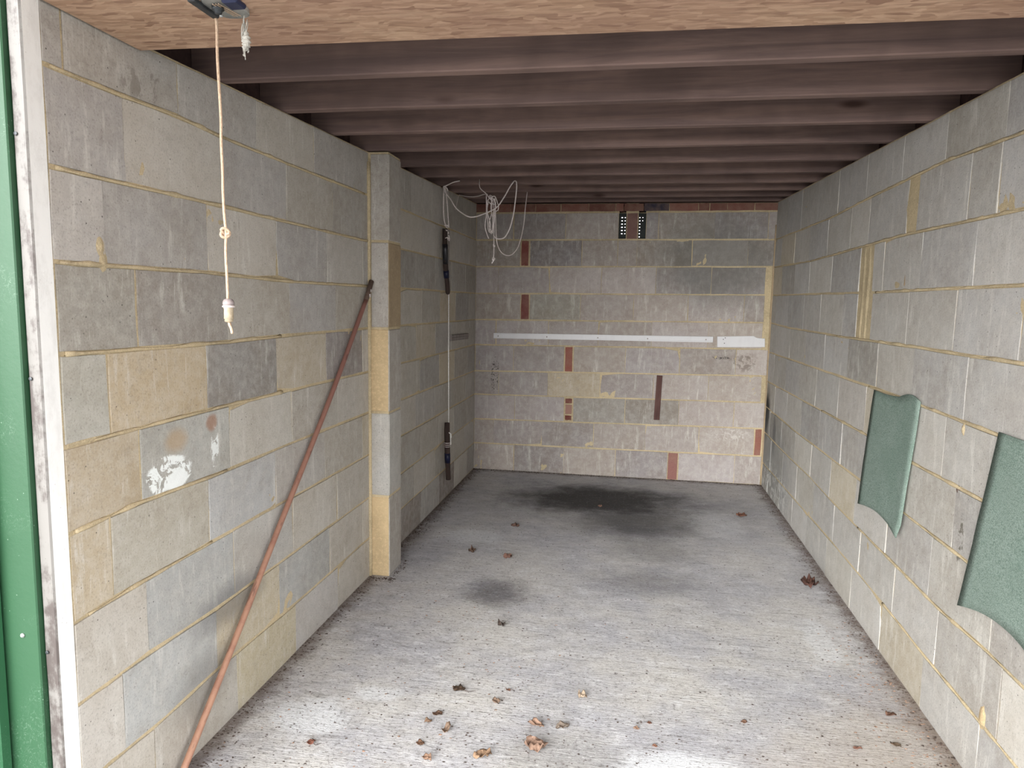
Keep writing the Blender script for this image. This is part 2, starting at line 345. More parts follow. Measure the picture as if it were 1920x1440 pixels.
LR = {1: [(1.5,2.02),(2.4,2.028),(2.93,2.050),(3.8,2.04),(4.53,2.024),(6.05,2.042)], 2: [(2.35,1.799),(3.26,1.814),(4.92,1.798),(D,1.82)], 3: [(2.32,1.577),(3.59,1.576),(4.35,1.582),(D,1.593)],
 4: [(2.29,1.347),(3.07,1.349),(3.98,1.345),(5.4,1.349),(D,1.365)], 5: [(2.37,1.118),(2.74,1.124),(3.53,1.131),(6.15,1.125)], 6: [(2.44,.895),(3.02,.888),(3.6,.897),(4.47,.892),(6.07,.883)],
 7: [(2.5,.668),(3.05,.669),(3.65,.664),(5.01,.655),(D,.67)], 8: [(2.29,.446),(2.65,.428),(3.11,.43),(4.04,.434),(4.6,.448),(5.43,.446),(D,.455)],
 9: [(2.1,.209),(2.77,.209),(3.1,.216),(3.98,.22),(4.53,.21),(5.85,.195)], 10: [(1.5,-.012),(6.2,-.005)]}
BZ = [(2.259,2.269),(2.031,2.043),(1.802,1.824),(1.57,1.595),(1.341,1.368),(1.12,1.148),(.887,.926),(.677,.703),(.455,.482),(.236,.246),(-.008,-.004)]
def line(wall, k, s):
    if wall == 'B': return BZ[k][0] + (BZ[k][1]-BZ[k][0]) * s / W
    if k == 0: return roof_z(s) + .004
    return interp((LL if wall == 'L' else LR)[k], s)
JL = {1: [1.56,2.0,2.45,2.92,3.37,3.82,4.27,4.72,5.17,5.62], 2: [1.76,2.22,2.67,3.11,3.56,4.05,4.50,4.95,5.40,5.85], 3: [1.67,2.13,2.58,3.04,3.47,3.92,4.37,4.82,5.27,5.72],
 4: [1.78,2.23,2.68,3.13,3.58,4.05,4.50,4.95,5.40,5.85], 5: [1.66,2.10,2.56,3.02,3.46,3.93,4.38,4.83,5.28,5.73], 6: [1.77,2.22,2.68,3.14,3.57,4.01,4.46,4.94,5.38,5.82],
 7: [1.64,2.09,2.54,2.99,3.45,3.92,4.37,4.82,5.29,5.76], 8: [1.77,2.23,2.67,3.12,3.57,4.03,4.48,4.93,5.38,5.83], 9: [1.66,2.11,2.55,3.03,3.45,3.89,4.34,4.83,5.28,5.73], 10: [1.78,2.23,2.68,3.12,3.57,4.05,4.50,4.95,5.40,5.85]}
JR = {1: [1.62,2.06,2.50,2.94,3.37,3.85,4.35,4.80,5.25,5.70], 2: [1.61,2.06,2.51,2.72,3.17,3.28,3.77,4.06,4.52,4.95,5.40,5.85], 3: [1.73,2.18,2.63,3.08,3.52,3.665,3.865,4.38,4.90,5.33,5.78],
 4: [1.85,2.30,2.74,3.18,3.645,3.865,4.10,4.57,5.01,5.48,5.93], 5: [1.71,2.16,2.61,3.07,3.50,3.96,4.42,4.88,5.36,5.87], 6: [1.84,2.29,2.74,3.17,3.62,4.08,4.56,5.00,5.43,5.88],
 7: [1.71,2.16,2.61,3.07,3.51,3.96,4.42,4.88,5.33,5.78], 8: [1.85,2.30,2.76,3.22,3.67,4.12,4.56,5.00,5.45,5.90], 9: [1.76,2.21,2.66,3.09,3.55,4.00,4.45,4.90,5.35,5.80], 10: [1.86,2.31,2.75,3.20,3.64,4.10,4.56,4.97,5.40,5.85]}
JB = {1: [0,.33,.779,1.224,1.286,1.388,1.449,1.554,2.006,2.43,W], 2: [0,.393,.472,.922,1.223,1.383,1.837,2.28,W], 3: [0,.2,.649,1.096,1.55,2.002,2.43,W], 4: [0,.402,.482,.921,1.373,1.822,2.277,2.434,W],
 5: [0,.188,.65,1.083,1.533,1.997,2.435,W], 6: [0,.349,.795,.874,1.322,1.776,2.232,W], 7: [0,.218,.656,1.111,1.563,2.018,2.448,W], 8: [0,.366,.807,.881,1.332,1.785,2.236,W],
 9: [0,.177,.614,1.069,1.512,1.963,2.415,2.475,W], 10: [0,.365,.813,1.265,1.71,1.80,2.266,2.482,W]}
BRICKS = {(1, 1.286): (.26, .15, .13), (2, .393): (.27, .085, .07), (4, .402): (.25, .085, .075), (6, .795): (.36, .12, .09), (9, 2.415): (.34, .15, .11), (10, 1.71): (.33, .16, .135)}

# ---------------------------------------------------------------- floor, ground
g = G(); g.box(-.1, W+.1, 1.30, D+.1, -.12, 0); fl = g.build('floor', M_floor, kind='structure')
g = G(); g.box(-9, 11.5, -14, 1.30, -.14, -.02); g.build('ground', M_ground, kind='structure')

# ---------------------------------------------------------------- block walls
def place(wall, s, z, d):
    """s along the wall, d = depth behind the face (positive = into the wall)"""
    if wall == 'L': return Vector((-d, s, z))
    if wall == 'R': return Vector((W + d, s, z))
    return Vector((s, D + d, z))
def sheet(name, wall, s0, s1, step, holes=(), extra=()):
    """mortar bed: finely uneven face with the outer face behind it"""
    ss = set([s0, s1] + [h for a in holes for h in a[:2]]); n = int((s1-s0)/step)
    ss |= {s0 + (s1-s0)*i/n for i in range(1, n)}; ss = sorted(ss)
    top = 2.26 if wall == 'B' else None; zs = sorted({-.02 + 2.28*i/int(2.28/step) for i in range(int(2.28/step)+1)} | {h for a in holes for h in a[2:4]})
    g = G(); v = []; nz = len(zs)
    for s in ss:
        t = (2.338 if wall == 'B' else roof_z(s)) / 2.26
        for z in zs:
            zz = z if holes else (z*t if z > 0 else z)
            if wall == 'B' and z >= 2.25: zz = 2.338
            P = place(wall, s, zz, 0); q = noise.noise(P*9)*.0030 + noise.noise(P*55)*.0022
            v.append(place(wall, s, zz, .0022 + q*.8))
    f = []
    for i in range(len(ss)-1):
        for j in range(nz-1):
            cs, cz = (ss[i]+ss[i+1])/2, (zs[j]+zs[j+1])/2
            if any(a < cs < b and c < cz < d for a, b, c, d in holes): continue
            q = (i*nz+j, (i+1)*nz+j, (i+1)*nz+j+1, i*nz+j+1)
            f.append(q if wall != 'L' else q)
    g.add(v, f)
    # outer leaf
    sb = sorted({s0-.1 if wall != 'B' else s0, s1} | {h for a in holes for h in a[:2]}); zb = sorted({-.02, 2.34} | {h for a in holes for h in a[2:4]})
    if wall != 'B': sb = [s0, s1]; zb = [-.02, 2.34]
    for a, b in zip(sb, sb[1:]):
        for c, d in zip(zb, zb[1:]):
            if any(h[0] < (a+b)/2 < h[1] and h[2] < (c+d)/2 < h[3] for h in holes): continue
            def zt(s, z): return roof_z(s) if (wall != 'B' and z > 1) else z
            P = [place(wall, a, zt(a, c), .101), place(wall, b, zt(b, c), .101), place(wall, b, zt(b, d), .101), place(wall, a, zt(a, d), .101)]
            g.add(P, [(0, 3, 2, 1)])
    return g.build(name, M_mortar, smooth=True, kind='structure')
vz0, vz1 = BZ[1][0]+.012+.006, BZ[0][0]-.004
VENTS = [(1.228, 1.284, vz0, vz1), (1.390, 1.447, vz0, vz1)]
wall_left = sheet('wall_left', 'L', Y0, D+.1, .022)
wall_right = sheet('wall_right', 'R', Y0, D+.1, .022)
wall_back = sheet('wall_back', 'B', -.1, W+.1, .024, VENTS)
# front ends of the side walls
for wl, x0, x1 in ((wall_left, -.1, -.004), (wall_right, W+.004, W+.1)):
    g = G(); g.box(x0, x1, Y0-.004, Y0, -.02, roof_z(Y0)); g.build('wall_end', M_mortar, wl)

def block(wall, s0, s1, zb, zt, parent, mat, color, name='concrete_block', jit=.0018, depth=.098, proud=0.0, chip=True):
    """one block face: zb, zt are functions of s"""
    R = rnd; hj = .0062; g1 = R.choice((.0012, .0018, .0026, .0042)); g2 = R.choice((.0012, .0018, .0026, .0042)); a, b = s0 + g1, s1 - g2
    j = lambda k=1.: R.uniform(-jit, jit)*k
    W3 = b-a; t1, t2 = a+W3*R.uniform(.25, .4), a+W3*R.uniform(.6, .75)
    def Z(s, top): return (zt(s)-hj if top else zb(s)+hj)
    ring = [(a+j(), Z(a, 0)+j()), (t1, Z(t1, 0)+j()), (t2, Z(t2, 0)+j()), (b+j(), Z(b, 0)+j()), (b+j(1.5), (Z(b, 0)+Z(b, 1))/2 + j(8)),
            (b+j(), Z(b, 1)+j()), (t2, Z(t2, 1)+j()), (t1, Z(t1, 1)+j()), (a+j(), Z(a, 1)+j()), (a+j(1.5), (Z(a, 0)+Z(a, 1))/2 + j(8))]
    cs, cz = (a+b)/2, (Z(a, 0)+Z(b, 1))/2
    if chip and R.random() < .10:
        k = R.choice([0, 3, 5, 8]); s, z = ring[k]; r = R.uniform(.008, .020); ring[k] = (s + (r if s < cs else -r), z + (r if z < cz else -r))
    pr = proud + R.uniform(-.0008, .0015); tilt_s, tilt_z = R.uniform(-.0012, .0012), R.uniform(-.0012, .0012)
    ch = .0011
    def dd(s, z): return -pr + tilt_s*(s-cs)/max(.05, W3/2) + tilt_z*(z-cz)/.11
    v = [place(wall, s, z, depth) for s, z in ring] + [place(wall, s, z, dd(s, z)+ch) for s, z in ring]
    v += [place(wall, s+(cs-s)/max(.02, abs(cs-s))*ch*R.uniform(.5, 1.4), z+(cz-z)/max(.02, abs(cz-z))*ch*R.uniform(.5, 1.4), dd(s, z)) for s, z in ring]
    n = 10; f = [tuple(range(20, 30))]
    for q in range(2):
        for i in range(n): f.append((q*n+i, q*n+(i+1)%n, (q+1)*n+(i+1)%n, (q+1)*n+i))
    if wall == 'L': f = [tuple(reversed(q)) for q in f]
    return obj(name, v, f, mat, parent, color=color)

def greyc(wall, row, s):
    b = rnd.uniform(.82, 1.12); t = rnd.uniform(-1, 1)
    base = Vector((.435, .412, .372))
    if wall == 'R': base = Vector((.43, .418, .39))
    if wall == 'B': base = Vector((.375, .332, .312)) * (.84 if row <= 2 else 1.)  # top back courses tinted darker: shade near the roof put into the colour, plus grime
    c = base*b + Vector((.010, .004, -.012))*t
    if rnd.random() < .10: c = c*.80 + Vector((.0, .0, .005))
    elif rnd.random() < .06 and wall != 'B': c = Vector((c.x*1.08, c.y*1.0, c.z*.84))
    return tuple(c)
SPECIAL = {('L', 5, 1.66): (.46, .375, .25), ('L', 5, 2.10): (.235, .222, .205), ('L', 6, 1.5): (.42, .35, .245), ('L', 7, 1.5): (.44, .37, .26), ('L', 7, 1.64): (.40, .375, .31), ('L', 6, 1.77): (.36, .36, .33),
  ('L', 4, 1.78): (.285, .265, .24), ('L', 4, 1.5): (.30, .285, .25), ('L', 9, 2.11): (.46, .40, .285), ('L', 9, 2.55): (.36, .365, .35), ('L', 10, 2.23): (.46, .41, .29), ('L', 7, 2.09): (.40, .405, .40), ('L', 8, 1.77): (.37, .38, .37), ('L', 9, 1.66): (.39, .40, .39),
  ('L', 5, 3.02): (.25, .225, .215), ('L', 10, 3.57): (.24, .205, .185), ('L', 10, 4.05): (.25, .22, .2), ('L', 10, 4.95): (.24, .21, .195), ('L', 5, 1.5): (.38, .37, .32), ('L', 8, 2.23): (.41, .40, .37), ('L', 6, 2.22): (.46, .44, .39),
  ('B', 7, .656): (.43, .36, .255), ('B', 8, 1.332): (.235, .21, .185), ('B', 8, .881): (.27, .25, .225), ('B', 4, .482): (.30, .28, .24), ('R', 6, 3.62): (.43, .41, .38)}
for wall, par, JJ, mat in (('L', wall_left, JL, M_left), ('R', wall_right, JR, M_right)):
    for row in range(1, 11):
        J = [Y0] + JJ[row] + [D-.002]
        for a, b in zip(J, J[1:]):
            if b-a < .035: continue
            if wall == 'R' and row in (3, 4) and 3.6 < (a+b)/2 < 3.87 and b-a < .23 and a > 3.63: continue
            if wall == 'R' and row == 2 and b-a < .12: continue
            c = SPECIAL.get((wall, row, a)) or greyc(wall, row, a)
            block(wall, a, b, lambda s: line(wall, row, s), lambda s: line(wall, row-1, s) - (.004 if row == 1 else 0), par, mat, c, proud=.0008)
for row in range(1, 11):
    J = JB[row]
    for a, b in zip(J, J[1:]):
        if b-a < .045 and (row, a) not in BRICKS: continue
        if row == 1 and (abs(a-1.224) < .01 or abs(a-1.388) < .01): continue
        if (row, a) in BRICKS:
            hh = (line('B', row, a), line('B', row-1, a)); c0 = BRICKS[(row, a)]
            block('B', a+.004, b-.004, lambda s: line('B', row, s)+.002, lambda s: line('B', row-1, s)-.002, wall_back, M_brick, c0, name='brick', proud=.001); continue
        if row in (3, 4, 5, 7) and a > 2.42: continue
        if (row, round(a, 3)) == (8, .807):
            zz0, zz1 = line('B', 8, a), line('B', 7, a); h = (zz1-zz0)/3
            for k, (lo, hi, cc) in enumerate(((0, .26, (.20, .065, .05)), (.26, .74, (.42, .24, .19)), (.74, 1, (.21, .07, .055)))):
                block('B', a+.006, b-.006, lambda s: zz0+.01+(zz1-zz0-.02)*lo, lambda s: zz0+.01+(zz1-zz0-.02)*hi, wall_back, M_brick, cc, name='brick', proud=.001, chip=False)
            continue
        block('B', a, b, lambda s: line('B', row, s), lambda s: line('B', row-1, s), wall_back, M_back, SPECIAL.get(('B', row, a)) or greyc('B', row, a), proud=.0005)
JT = [-.05,.194,.30,.515,.734,.969,1.197,1.263,1.43,1.635,1.871,1.96,2.10,2.314,W+.02]
for a, b in zip(JT, JT[1:]):
    c = Vector((.25, .11, .085))*rnd.uniform(.7, 1.25)
    if abs(a-1.43) < .01: c = Vector((.045, .045, .07))
    block('B', a, b, lambda s: line('B', 0, s)+.003, lambda s: 2.338+.004, wall_back, M_brick, tuple(c), name='brick', proud=.0, chip=False)
# mortar infill: wide yellow channel in the right wall, and narrow one above
def ridged(name, wall, s0, s1, z0, z1, mat, par, rows, amp=.004):
    n = 20; v = []; 
    for i in range(n+1):
        for jx in range(rows+1):
            s = s0+(s1-s0)*i/n; z = z0+(z1-z0)*jx/rows
            d = .002 + amp*math.sin(i/n*math.pi*5) + noise.noise(Vector((s*25, z*6, 3)))*.004
            if i in (0, n) or jx in (0, rows): d += .004
            v.append(place(wall, s, z, d))
    m = rows+1; f = [(i*m+k, (i+1)*m+k, (i+1)*m+k+1, i*m+k+1) for i in range(n) for k in range(rows)]
    return obj(name, v, f, mat, par, smooth=True)
ridged('mortar_channel', 'R', 3.665, 3.862, 1.345, 1.803, M_mortar, wall_right, 24)
ridged('mortar_channel', 'R', 3.172, 3.278, 1.585, 1.800, M_tan, wall_right, 12, .002)
# mortar bead down the right-hand back corner
g = G(); g.tube([(W-.004, D-.004, z) for z in [i*.12 for i in range(19)]], [.008+.005*noise.noise(Vector((0, 0, i*1.7))) for i in range(19)], 8); g.build('mortar_bead', M_tan, wall_back, True)
# raised beads of squeezed mortar along parts of the joints
def bead(wall, par, k, s0, s1, r=.0068):
    n = max(4, int((s1-s0)/.03)); P = []; Rr = []
    for i in range(n+1):
        s = s0+(s1-s0)*i/n; q = noise.noise(Vector((s*14, k*3.1, 1 if wall == 'L' else 9)))
        P.append(place(wall, s, line(wall, k, s)+q*.0025, .0005)); Rr.append(max(.0015, r*(.75+q)))
    g = G(); g.tube(P, Rr, 6); return g.build('mortar_bead', M_mortar, par, True)
for k, a, b in ((1, 1.52, 3.5), (2, 1.52, 3.54), (3, 1.52, 3.54), (4, 1.52, 2.6), (5, 1.6, 2.6), (6, 1.52, 2.2), (7, 1.55, 2.1)): bead('L', wall_left, k, a, b)
for k, a, b in ((1, 2.0, 5.2), (2, 2.0, 4.9), (3, 2.0, 3.6), (4, 2.0, 4.2), (5, 2.0, 3.6), (6, 2.3, 4.4), (7, 2.0, 3.1), (8, 2.0, 3.6), (9, 2.0, 3.2)): bead('R', wall_right, k, a, b)
# mortar blobs
for nm, wall, par, s, z, r, mt in (('mortar_blob', 'L', wall_left, 1.652, 1.625, .022, M_mortar), ('mortar_blob', 'R', wall_right, 2.30, .235, .030, M_yellow), ('mortar_blob', 'R', wall_right, 2.60, 1.095, .016, M_mortar), ('mortar_blob', 'R', wall_right, 2.60, .885, .012, M_debris), ('mortar_blob', 'L', wall_left, 1.66, 1.585, .02, M_mortar)):
    v = []; n = 14
    for i in range(4):
        for k in range(n):
            a = 2*math.pi*k/n; rr = r*(1-i/3.6)*(1+.3*noise.noise(Vector((math.cos(a)*2, math.sin(a)*2, s*9))))
            v.append(place(wall, s+rr*math.cos(a)*1.0, z+rr*math.sin(a)*1.7, .001-.0022*i))
    f = [(i*n+k, i*n+(k+1)%n, (i+1)*n+(k+1)%n, (i+1)*n+k) for i in range(3) for k in range(n)]+[tuple(range(3*n, 4*n))]
    if wall == 'L': f = [tuple(reversed(q)) for q in f]
    obj(nm, v, f, mt, par, smooth=True)

# ---------------------------------------------------------------- pier on the left wall: blocks stood on end
g = G(); g.box(-.02, .108, 3.553, 3.742, -.02, roof_z(3.6)-.004); pier = g.build('pillar', M_mortar, kind='structure'); 
zs = [-.005, .4455, .903, 1.350, 1.800, 2.245]; M_pf = [M_left, M_yellow, M_tan]
for i in range(5):
    z0, z1 = zs[i]+.005, zs[i+1]-.005; yf, yb, xr, c = 3.549, 3.746, .1125, .005
    x0 = .0165 if i >= 3 else .010
    j = lambda: rnd.uniform(-.0012, .0012)
    R0 = [(x0+j(), yf+j()), (xr-c+j(), yf+j()), (xr+j(), yf+c+j()), (xr+j(), yb-c+j()), (xr-c, yb), (x0, yb)]
    v = [];
    for z, ins in ((z0, c), (z0+c, 0), ((z0+z1)/2, 0), (z1-c, 0), (z1, c)):
        for (x, y) in R0: v.append((x - (ins if x > .05 else -ins*.5), y + (ins if y < 3.6 else -ins) + j()*.5, z))
    n = 6; f = []; fm = []
    front = 1 if i in (0, 2) else 0; side = 2 if i == 3 else 0
    for q in range(4):
        for k in range(n):
            f.append((q*n+k, q*n+(k+1)%n, (q+1)*n+(k+1)%n, (q+1)*n+k)); fm.append(front if k == 0 else side if k in (1, 2) else 0)
    f += [tuple(range(n-1, -1, -1)), tuple(range(4*n, 5*n))]; fm += [0, 0]
    obj('concrete_block', v, f, None, pier, mats=M_pf, fm=fm, color=(.37, .345, .31) if i != 1 else (.43, .42, .39))
g = G(); g.tube([(.004, 3.546, i*.1) for i in range(23)], [.011+.003*noise.noise(Vector((0, 4, i*1.3))) for i in range(23)], 8); g.build('mortar_bead', M_mortar, pier, True)

# ---------------------------------------------------------------- ceiling: roof boards on joists
def rz(y, o=0): return roof_z(y) + o
def prism_yz(g, x0, x1, ya, yb, o0, o1):
    g.add([(x0,ya,rz(ya,o0)),(x1,ya,rz(ya,o0)),(x1,yb,rz(yb,o0)),(x0,yb,rz(yb,o0)),(x0,ya,rz(ya,o1)),(x1,ya,rz(ya,o1)),(x1,yb,rz(yb,o1)),(x0,yb,rz(yb,o1))],
          [(0,3,2,1),(4,5,6,7),(0,1,5,4),(1,2,6,5),(2,3,7,6),(3,0,4,7)])
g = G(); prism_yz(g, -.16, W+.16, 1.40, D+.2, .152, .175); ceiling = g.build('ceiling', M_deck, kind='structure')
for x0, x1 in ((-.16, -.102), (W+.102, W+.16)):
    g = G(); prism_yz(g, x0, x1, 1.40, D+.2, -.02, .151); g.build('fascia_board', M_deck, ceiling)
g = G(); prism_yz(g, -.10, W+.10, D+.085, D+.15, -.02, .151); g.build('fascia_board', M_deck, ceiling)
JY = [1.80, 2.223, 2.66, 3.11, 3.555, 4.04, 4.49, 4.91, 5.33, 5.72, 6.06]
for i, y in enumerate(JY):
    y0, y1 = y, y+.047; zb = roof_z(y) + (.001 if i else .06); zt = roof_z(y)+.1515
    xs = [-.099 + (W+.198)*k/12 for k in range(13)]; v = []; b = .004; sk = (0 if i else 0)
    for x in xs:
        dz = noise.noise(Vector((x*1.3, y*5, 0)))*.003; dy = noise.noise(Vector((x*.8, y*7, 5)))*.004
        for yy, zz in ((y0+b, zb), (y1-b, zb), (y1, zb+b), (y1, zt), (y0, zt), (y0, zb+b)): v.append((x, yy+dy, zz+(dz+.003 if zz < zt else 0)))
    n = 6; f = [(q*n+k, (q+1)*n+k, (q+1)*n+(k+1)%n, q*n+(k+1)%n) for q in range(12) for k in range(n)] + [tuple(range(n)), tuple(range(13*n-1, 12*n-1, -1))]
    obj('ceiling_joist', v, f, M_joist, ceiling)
# header over the opening
g = G(); g.box(-.1, W+.1, 1.41, 1.47, 2.235, 2.42, .004); g.build('trim_1', M_green, kind='structure')

# ---------------------------------------------------------------- opening frame: green posts and white stops
def frame_post(side):
    s = -1 if side == 'left' else 1; X = (lambda x: x) if side == 'left' else (lambda x: W-x)
    def bx(name, x0, x1, y0, y1, z0, z1, mat, par, b=.003):
        a, c = sorted((X(x0), X(x1))); g = G(); g.box(a, c, y0, y1, z0, z1, b); return g.build(name, mat, par)
    a, c = sorted((X(-.20), X(-.038))); g = G(); g.box(a, c, 1.432, 1.49, 0, 2.23, .003)
    door = g.build('door_1' if side == 'left' else 'door_2', M_green, kind='structure')
    bx('moulding', -.30, -.132, 1.395, 1.4315, 0, 2.23, M_green2, door, .006)
    # white stop: dirty front edge, clean reveal
    x0, x1, y0, y1 = X(-.037), X(.0), 1.446, 1.4985; n = 34; v = []; f = []; fm = []
    for i in range(n+1):
        z = 2.225*i/n; w1 = noise.noise(Vector((z*9, 1, s)))*.0022; w2 = noise.noise(Vector((z*7, 5, s)))*.0018
        sg = 1 if side == 'left' else -1
        for p in ((x0+w1, y0+.004), (x0+.004*sg, y0+w2), (x1-.004*sg, y0+w1*.6), (x1+w2*.4, y0+.004), (x1, y1), (x0, y1)): v.append((p[0], p[1], z))
    for i in range(n):
        for k in range(6):
            q = (i*6+k, i*6+(k+1)%6, (i+1)*6+(k+1)%6, (i+1)*6+k); f.append(q if side == 'left' else tuple(reversed(q))); fm.append(0 if k in (0, 1, 2, 5) else 1)
    f += [(5,4,3,2,1,0), tuple(range(n*6, n*6+6))]; fm += [0, 0]
    st = obj('door_stop', v, f, None, door, mats=[M_whitedirty, M_whiteclean], fm=fm)
    return door
dl = frame_post('left'); dr = frame_post('right')
# nail heads on the left stop
for z in (1.86, 1.30, .62):
    g = G(); g.lathe((-.028, 1.444, z), [(.0045, 0), (.0045, -.0015), (.002, -.002)], 10, 'y'); g.build('nail_head', M_darkmetal, dl)
g = G(); g.lathe((-.082, 1.431, .665), [(.006, 0), (.0055, -.002), (.003, -.004)], 12, 'y'); g.build('screw_head', M_zinc, dl)

# ---------------------------------------------------------------- up-and-over door, open overhead
t = empty('garage_door', (1.25, .8, 2.17), 'open up-and-over garage door overhead, its inner face lined with chipboard', 'garage door')
off = t.location
g = G(); zA = 2.166
P = [(.012, -.28), (W-.012, -.28), (W-.012, 1.873), (.012, 1.825)]
g.add([(x, y, zA) for x, y in P] + [(x, y, zA+.018) for x, y in P], [(0, 3, 2, 1), (4, 5, 6, 7), (0, 1, 5, 4), (1, 2, 6, 5), (2, 3, 7, 6), (3, 0, 4, 7)])
g.build('chipboard_lining', M_osb, t, off=off)
g = G(); g.box(.005, W-.005, -.30, 1.76, zA+.0185, zA+.045, .003); g.build('door_skin', M_green, t, off=off)
g = G()   # lock plate
n = 20; v = []; cx, cy = .425, 1.565
for zz, sc in ((zA-.0005, 1), (zA-.010, 1), (zA-.013, .93)):
    for k in range(n):
        a = 2*math.pi*k/n; ca, sa = math.cos(a), math.sin(a)
        v.append((cx + sc*.040*math.copysign(abs(ca)**.55, ca), cy + sc*.060*math.copysign(abs(sa)**.7, sa), zz))
g.add(v, [(i*n+k, (i+1)*n+k, (i+1)*n+(k+1)%n, i*n+(k+1)%n) for i in range(2) for k in range(n)] + [tuple(range(2*n, 3*n))])
lp = g.build('lock_plate', M_zinc, t, off=off)
g = G(); g.lathe((.414, 1.553, zA-.013), [(.014, 0), (.0135, -.006), (.009, -.009), (.008, -.014), (.003, -.016)], 18); g.build('lock_spindle', M_darkmetal, lp, True, off=off)
g = G(); g.lathe((.419, 1.557, zA-.030), [(.0045, 0), (.004, -.003), (.001, -.004)], 12); g.build('bolt', M_zinc, lp, True, off=off)
g = G(); g.box(.372, .390, 1.50, 1.598, zA-.020, zA-.010, .002); g.build('lever', M_darkmetal, lp, off=off)
g = G(); g.box(.452, .490, 1.50, 1.545, zA-.026, zA-.0135, .004); g.build('latch_cover', M_blue, lp, off=off)
for dx in (0, .007, .014):
    g = G(); g.tube([(.415+dx, 1.53, zA-.016), (.428+dx, 1.60, zA-.016)], .0012, 6); g.build('spring_wire', M_cord, lp, off=off)

# pull cord
CP = [(.3795, 1.590, 2.154), (.3803, 1.598, 2.146), (.3805, 1.60, 2.12), (.380, 1.6, 2.058), (.383, 1.6, 1.973), (.3845, 1.6, 1.918), (.3835, 1.6, 1.87), (.385, 1.6, 1.80), (.3845, 1.6, 1.75), (.386, 1.6, 1.70), (.389, 1.6, 1.66)]  # cord points back-projected from image pixels, as are most things below
t = empty('pull_cord', CP[0], 'cream door pull cord hanging from the lock plate, knotted halfway', 'cord'); off = t.location
g = G(); g.tube(smooth_path(CP + [(.3885, 1.6, 1.640), (.387, 1.6, 1.60), (.3885, 1.6, 1.545), (.389, 1.6, 1.492)], 5), .0034, 8); g.build('cord', M_cord, t, True, off=off)
g = G(); K = [Vector((.387+.0085*math.cos(a*1.0)*(1 if a < 9 else .7), 1.6+.006*math.sin(a*1.3), 1.650+.010*math.sin(a)+.0006*a)) for a in [i*.42 for i in range(30)]]
g.tube(K, .0036, 8); g.build('knot', M_cord, t, True, off=off)
c = (.3905, 1.6, 0)
g = G(); g.lathe(c, [(.004, 1.496), (.0105, 1.494), (.0135, 1.488), (.0138, 1.482), (.0125, 1.480)], 20); tg = g.build('toggle_collar', M_toggle2, t, True, off=off)
g = G(); g.lathe(c, [(.0125, 1.480), (.0148, 1.4785), (.0150, 1.4755), (.0125, 1.474)], 20); g.build('white_band', M_bandw, tg, True, off=off)
g = G(); g.lathe(c, [(.0125, 1.474), (.0110, 1.471), (.0112, 1.452), (.0118, 1.447), (.0095, 1.4455), (.0105, 1.4415), (.0080, 1.439), (.004, 1.438)], 20); g.build('toggle', M_toggle, t, True, off=off)
g = G(); g.tube(smooth_path([(.3905, 1.6, 1.440), (.393, 1.598, 1.432), (.398, 1.596, 1.424), (.4015, 1.595, 1.411)], 4), .0034, 8); g.tube([(.389, 1.6, 1.441), (.394, 1.602, 1.431)], .003, 8); g.build('cord_tail', M_cord, t, True, off=off)

# dusty frayed string with cobweb
g = G(); R2 = random.Random(3)
for i in range(12):
    x, y = .451+R2.uniform(-.006, .006), 1.6+R2.uniform(-.006, .006); z0 = 2.150-R2.uniform(0, .02); P = []
    for k in range(9):
        u = k/8; P.append((x + .004*math.sin(u*5+i) + .003*u, y+.004*math.cos(u*6+i), z0 - u*R2.uniform(.055, .078)))
    P = sorted(P, key=lambda p: -p[2]); g.tube(P, .0011, 5)
body = [(.4515, 1.6, 2.125), (.4535, 1.6, 2.110), (.4545, 1.6, 2.098), (.4540, 1.6, 2.086), (.4515, 1.6, 2.078), (.4500, 1.6, 2.072)]
g.tube(smooth_path(body, 4), [.0015+.0078*math.sin(min(1, i/20)*math.pi)**.8*(1+.35*math.sin(i*2.1)) for i in range(21)], 10)
g.tube([(.4465, 1.6, 2.085), (.4472, 1.6, 2.075), (.4478, 1.6, 2.066)], .001, 5); g.lathe((.4478, 1.6, 2.060), [(.0005, 0), (.0024, .002), (.0026, .004), (.0005, .0065)], 10)
tag(g.build('frayed_string', M_fluff, None, True), 'short dusty grey frayed string hanging beside the pull cord', 'string')

# ---------------------------------------------------------------- leaning pole
PP = smooth_path([(.034, 1.842, .012), (.030, 2.187, .316), (.026, 2.505, .602), (.024, 3.019, 1.066), (.022, 3.46, 1.500)], 10)
t = empty('metal_pole', PP[0], 'long thin reddish rusty pole leaning along the left wall', 'pole'); off = t.location
g = G(); g.tube(PP, .0112, 14); g.build('shaft', M_pole, t, True, off=off)
g = G(); g.tube([(.022, 3.455, 1.494), (.022, 3.50, 1.548), (.022, 3.535, 1.594)], [.0125, .0125, .013], 12); tip = g.build('tip', M_poletip, t, True, off=off); tip['label'] = 'dark brown pole end'
g = G(); g.box(.0335, .0375, 3.472, 3.490, 1.512, 1.528, .001); g.box(.0335, .0375, 3.488, 3.503, 1.538, 1.552, .001); pm = g.build('paint_spot', M_bandw, tip, off=off)

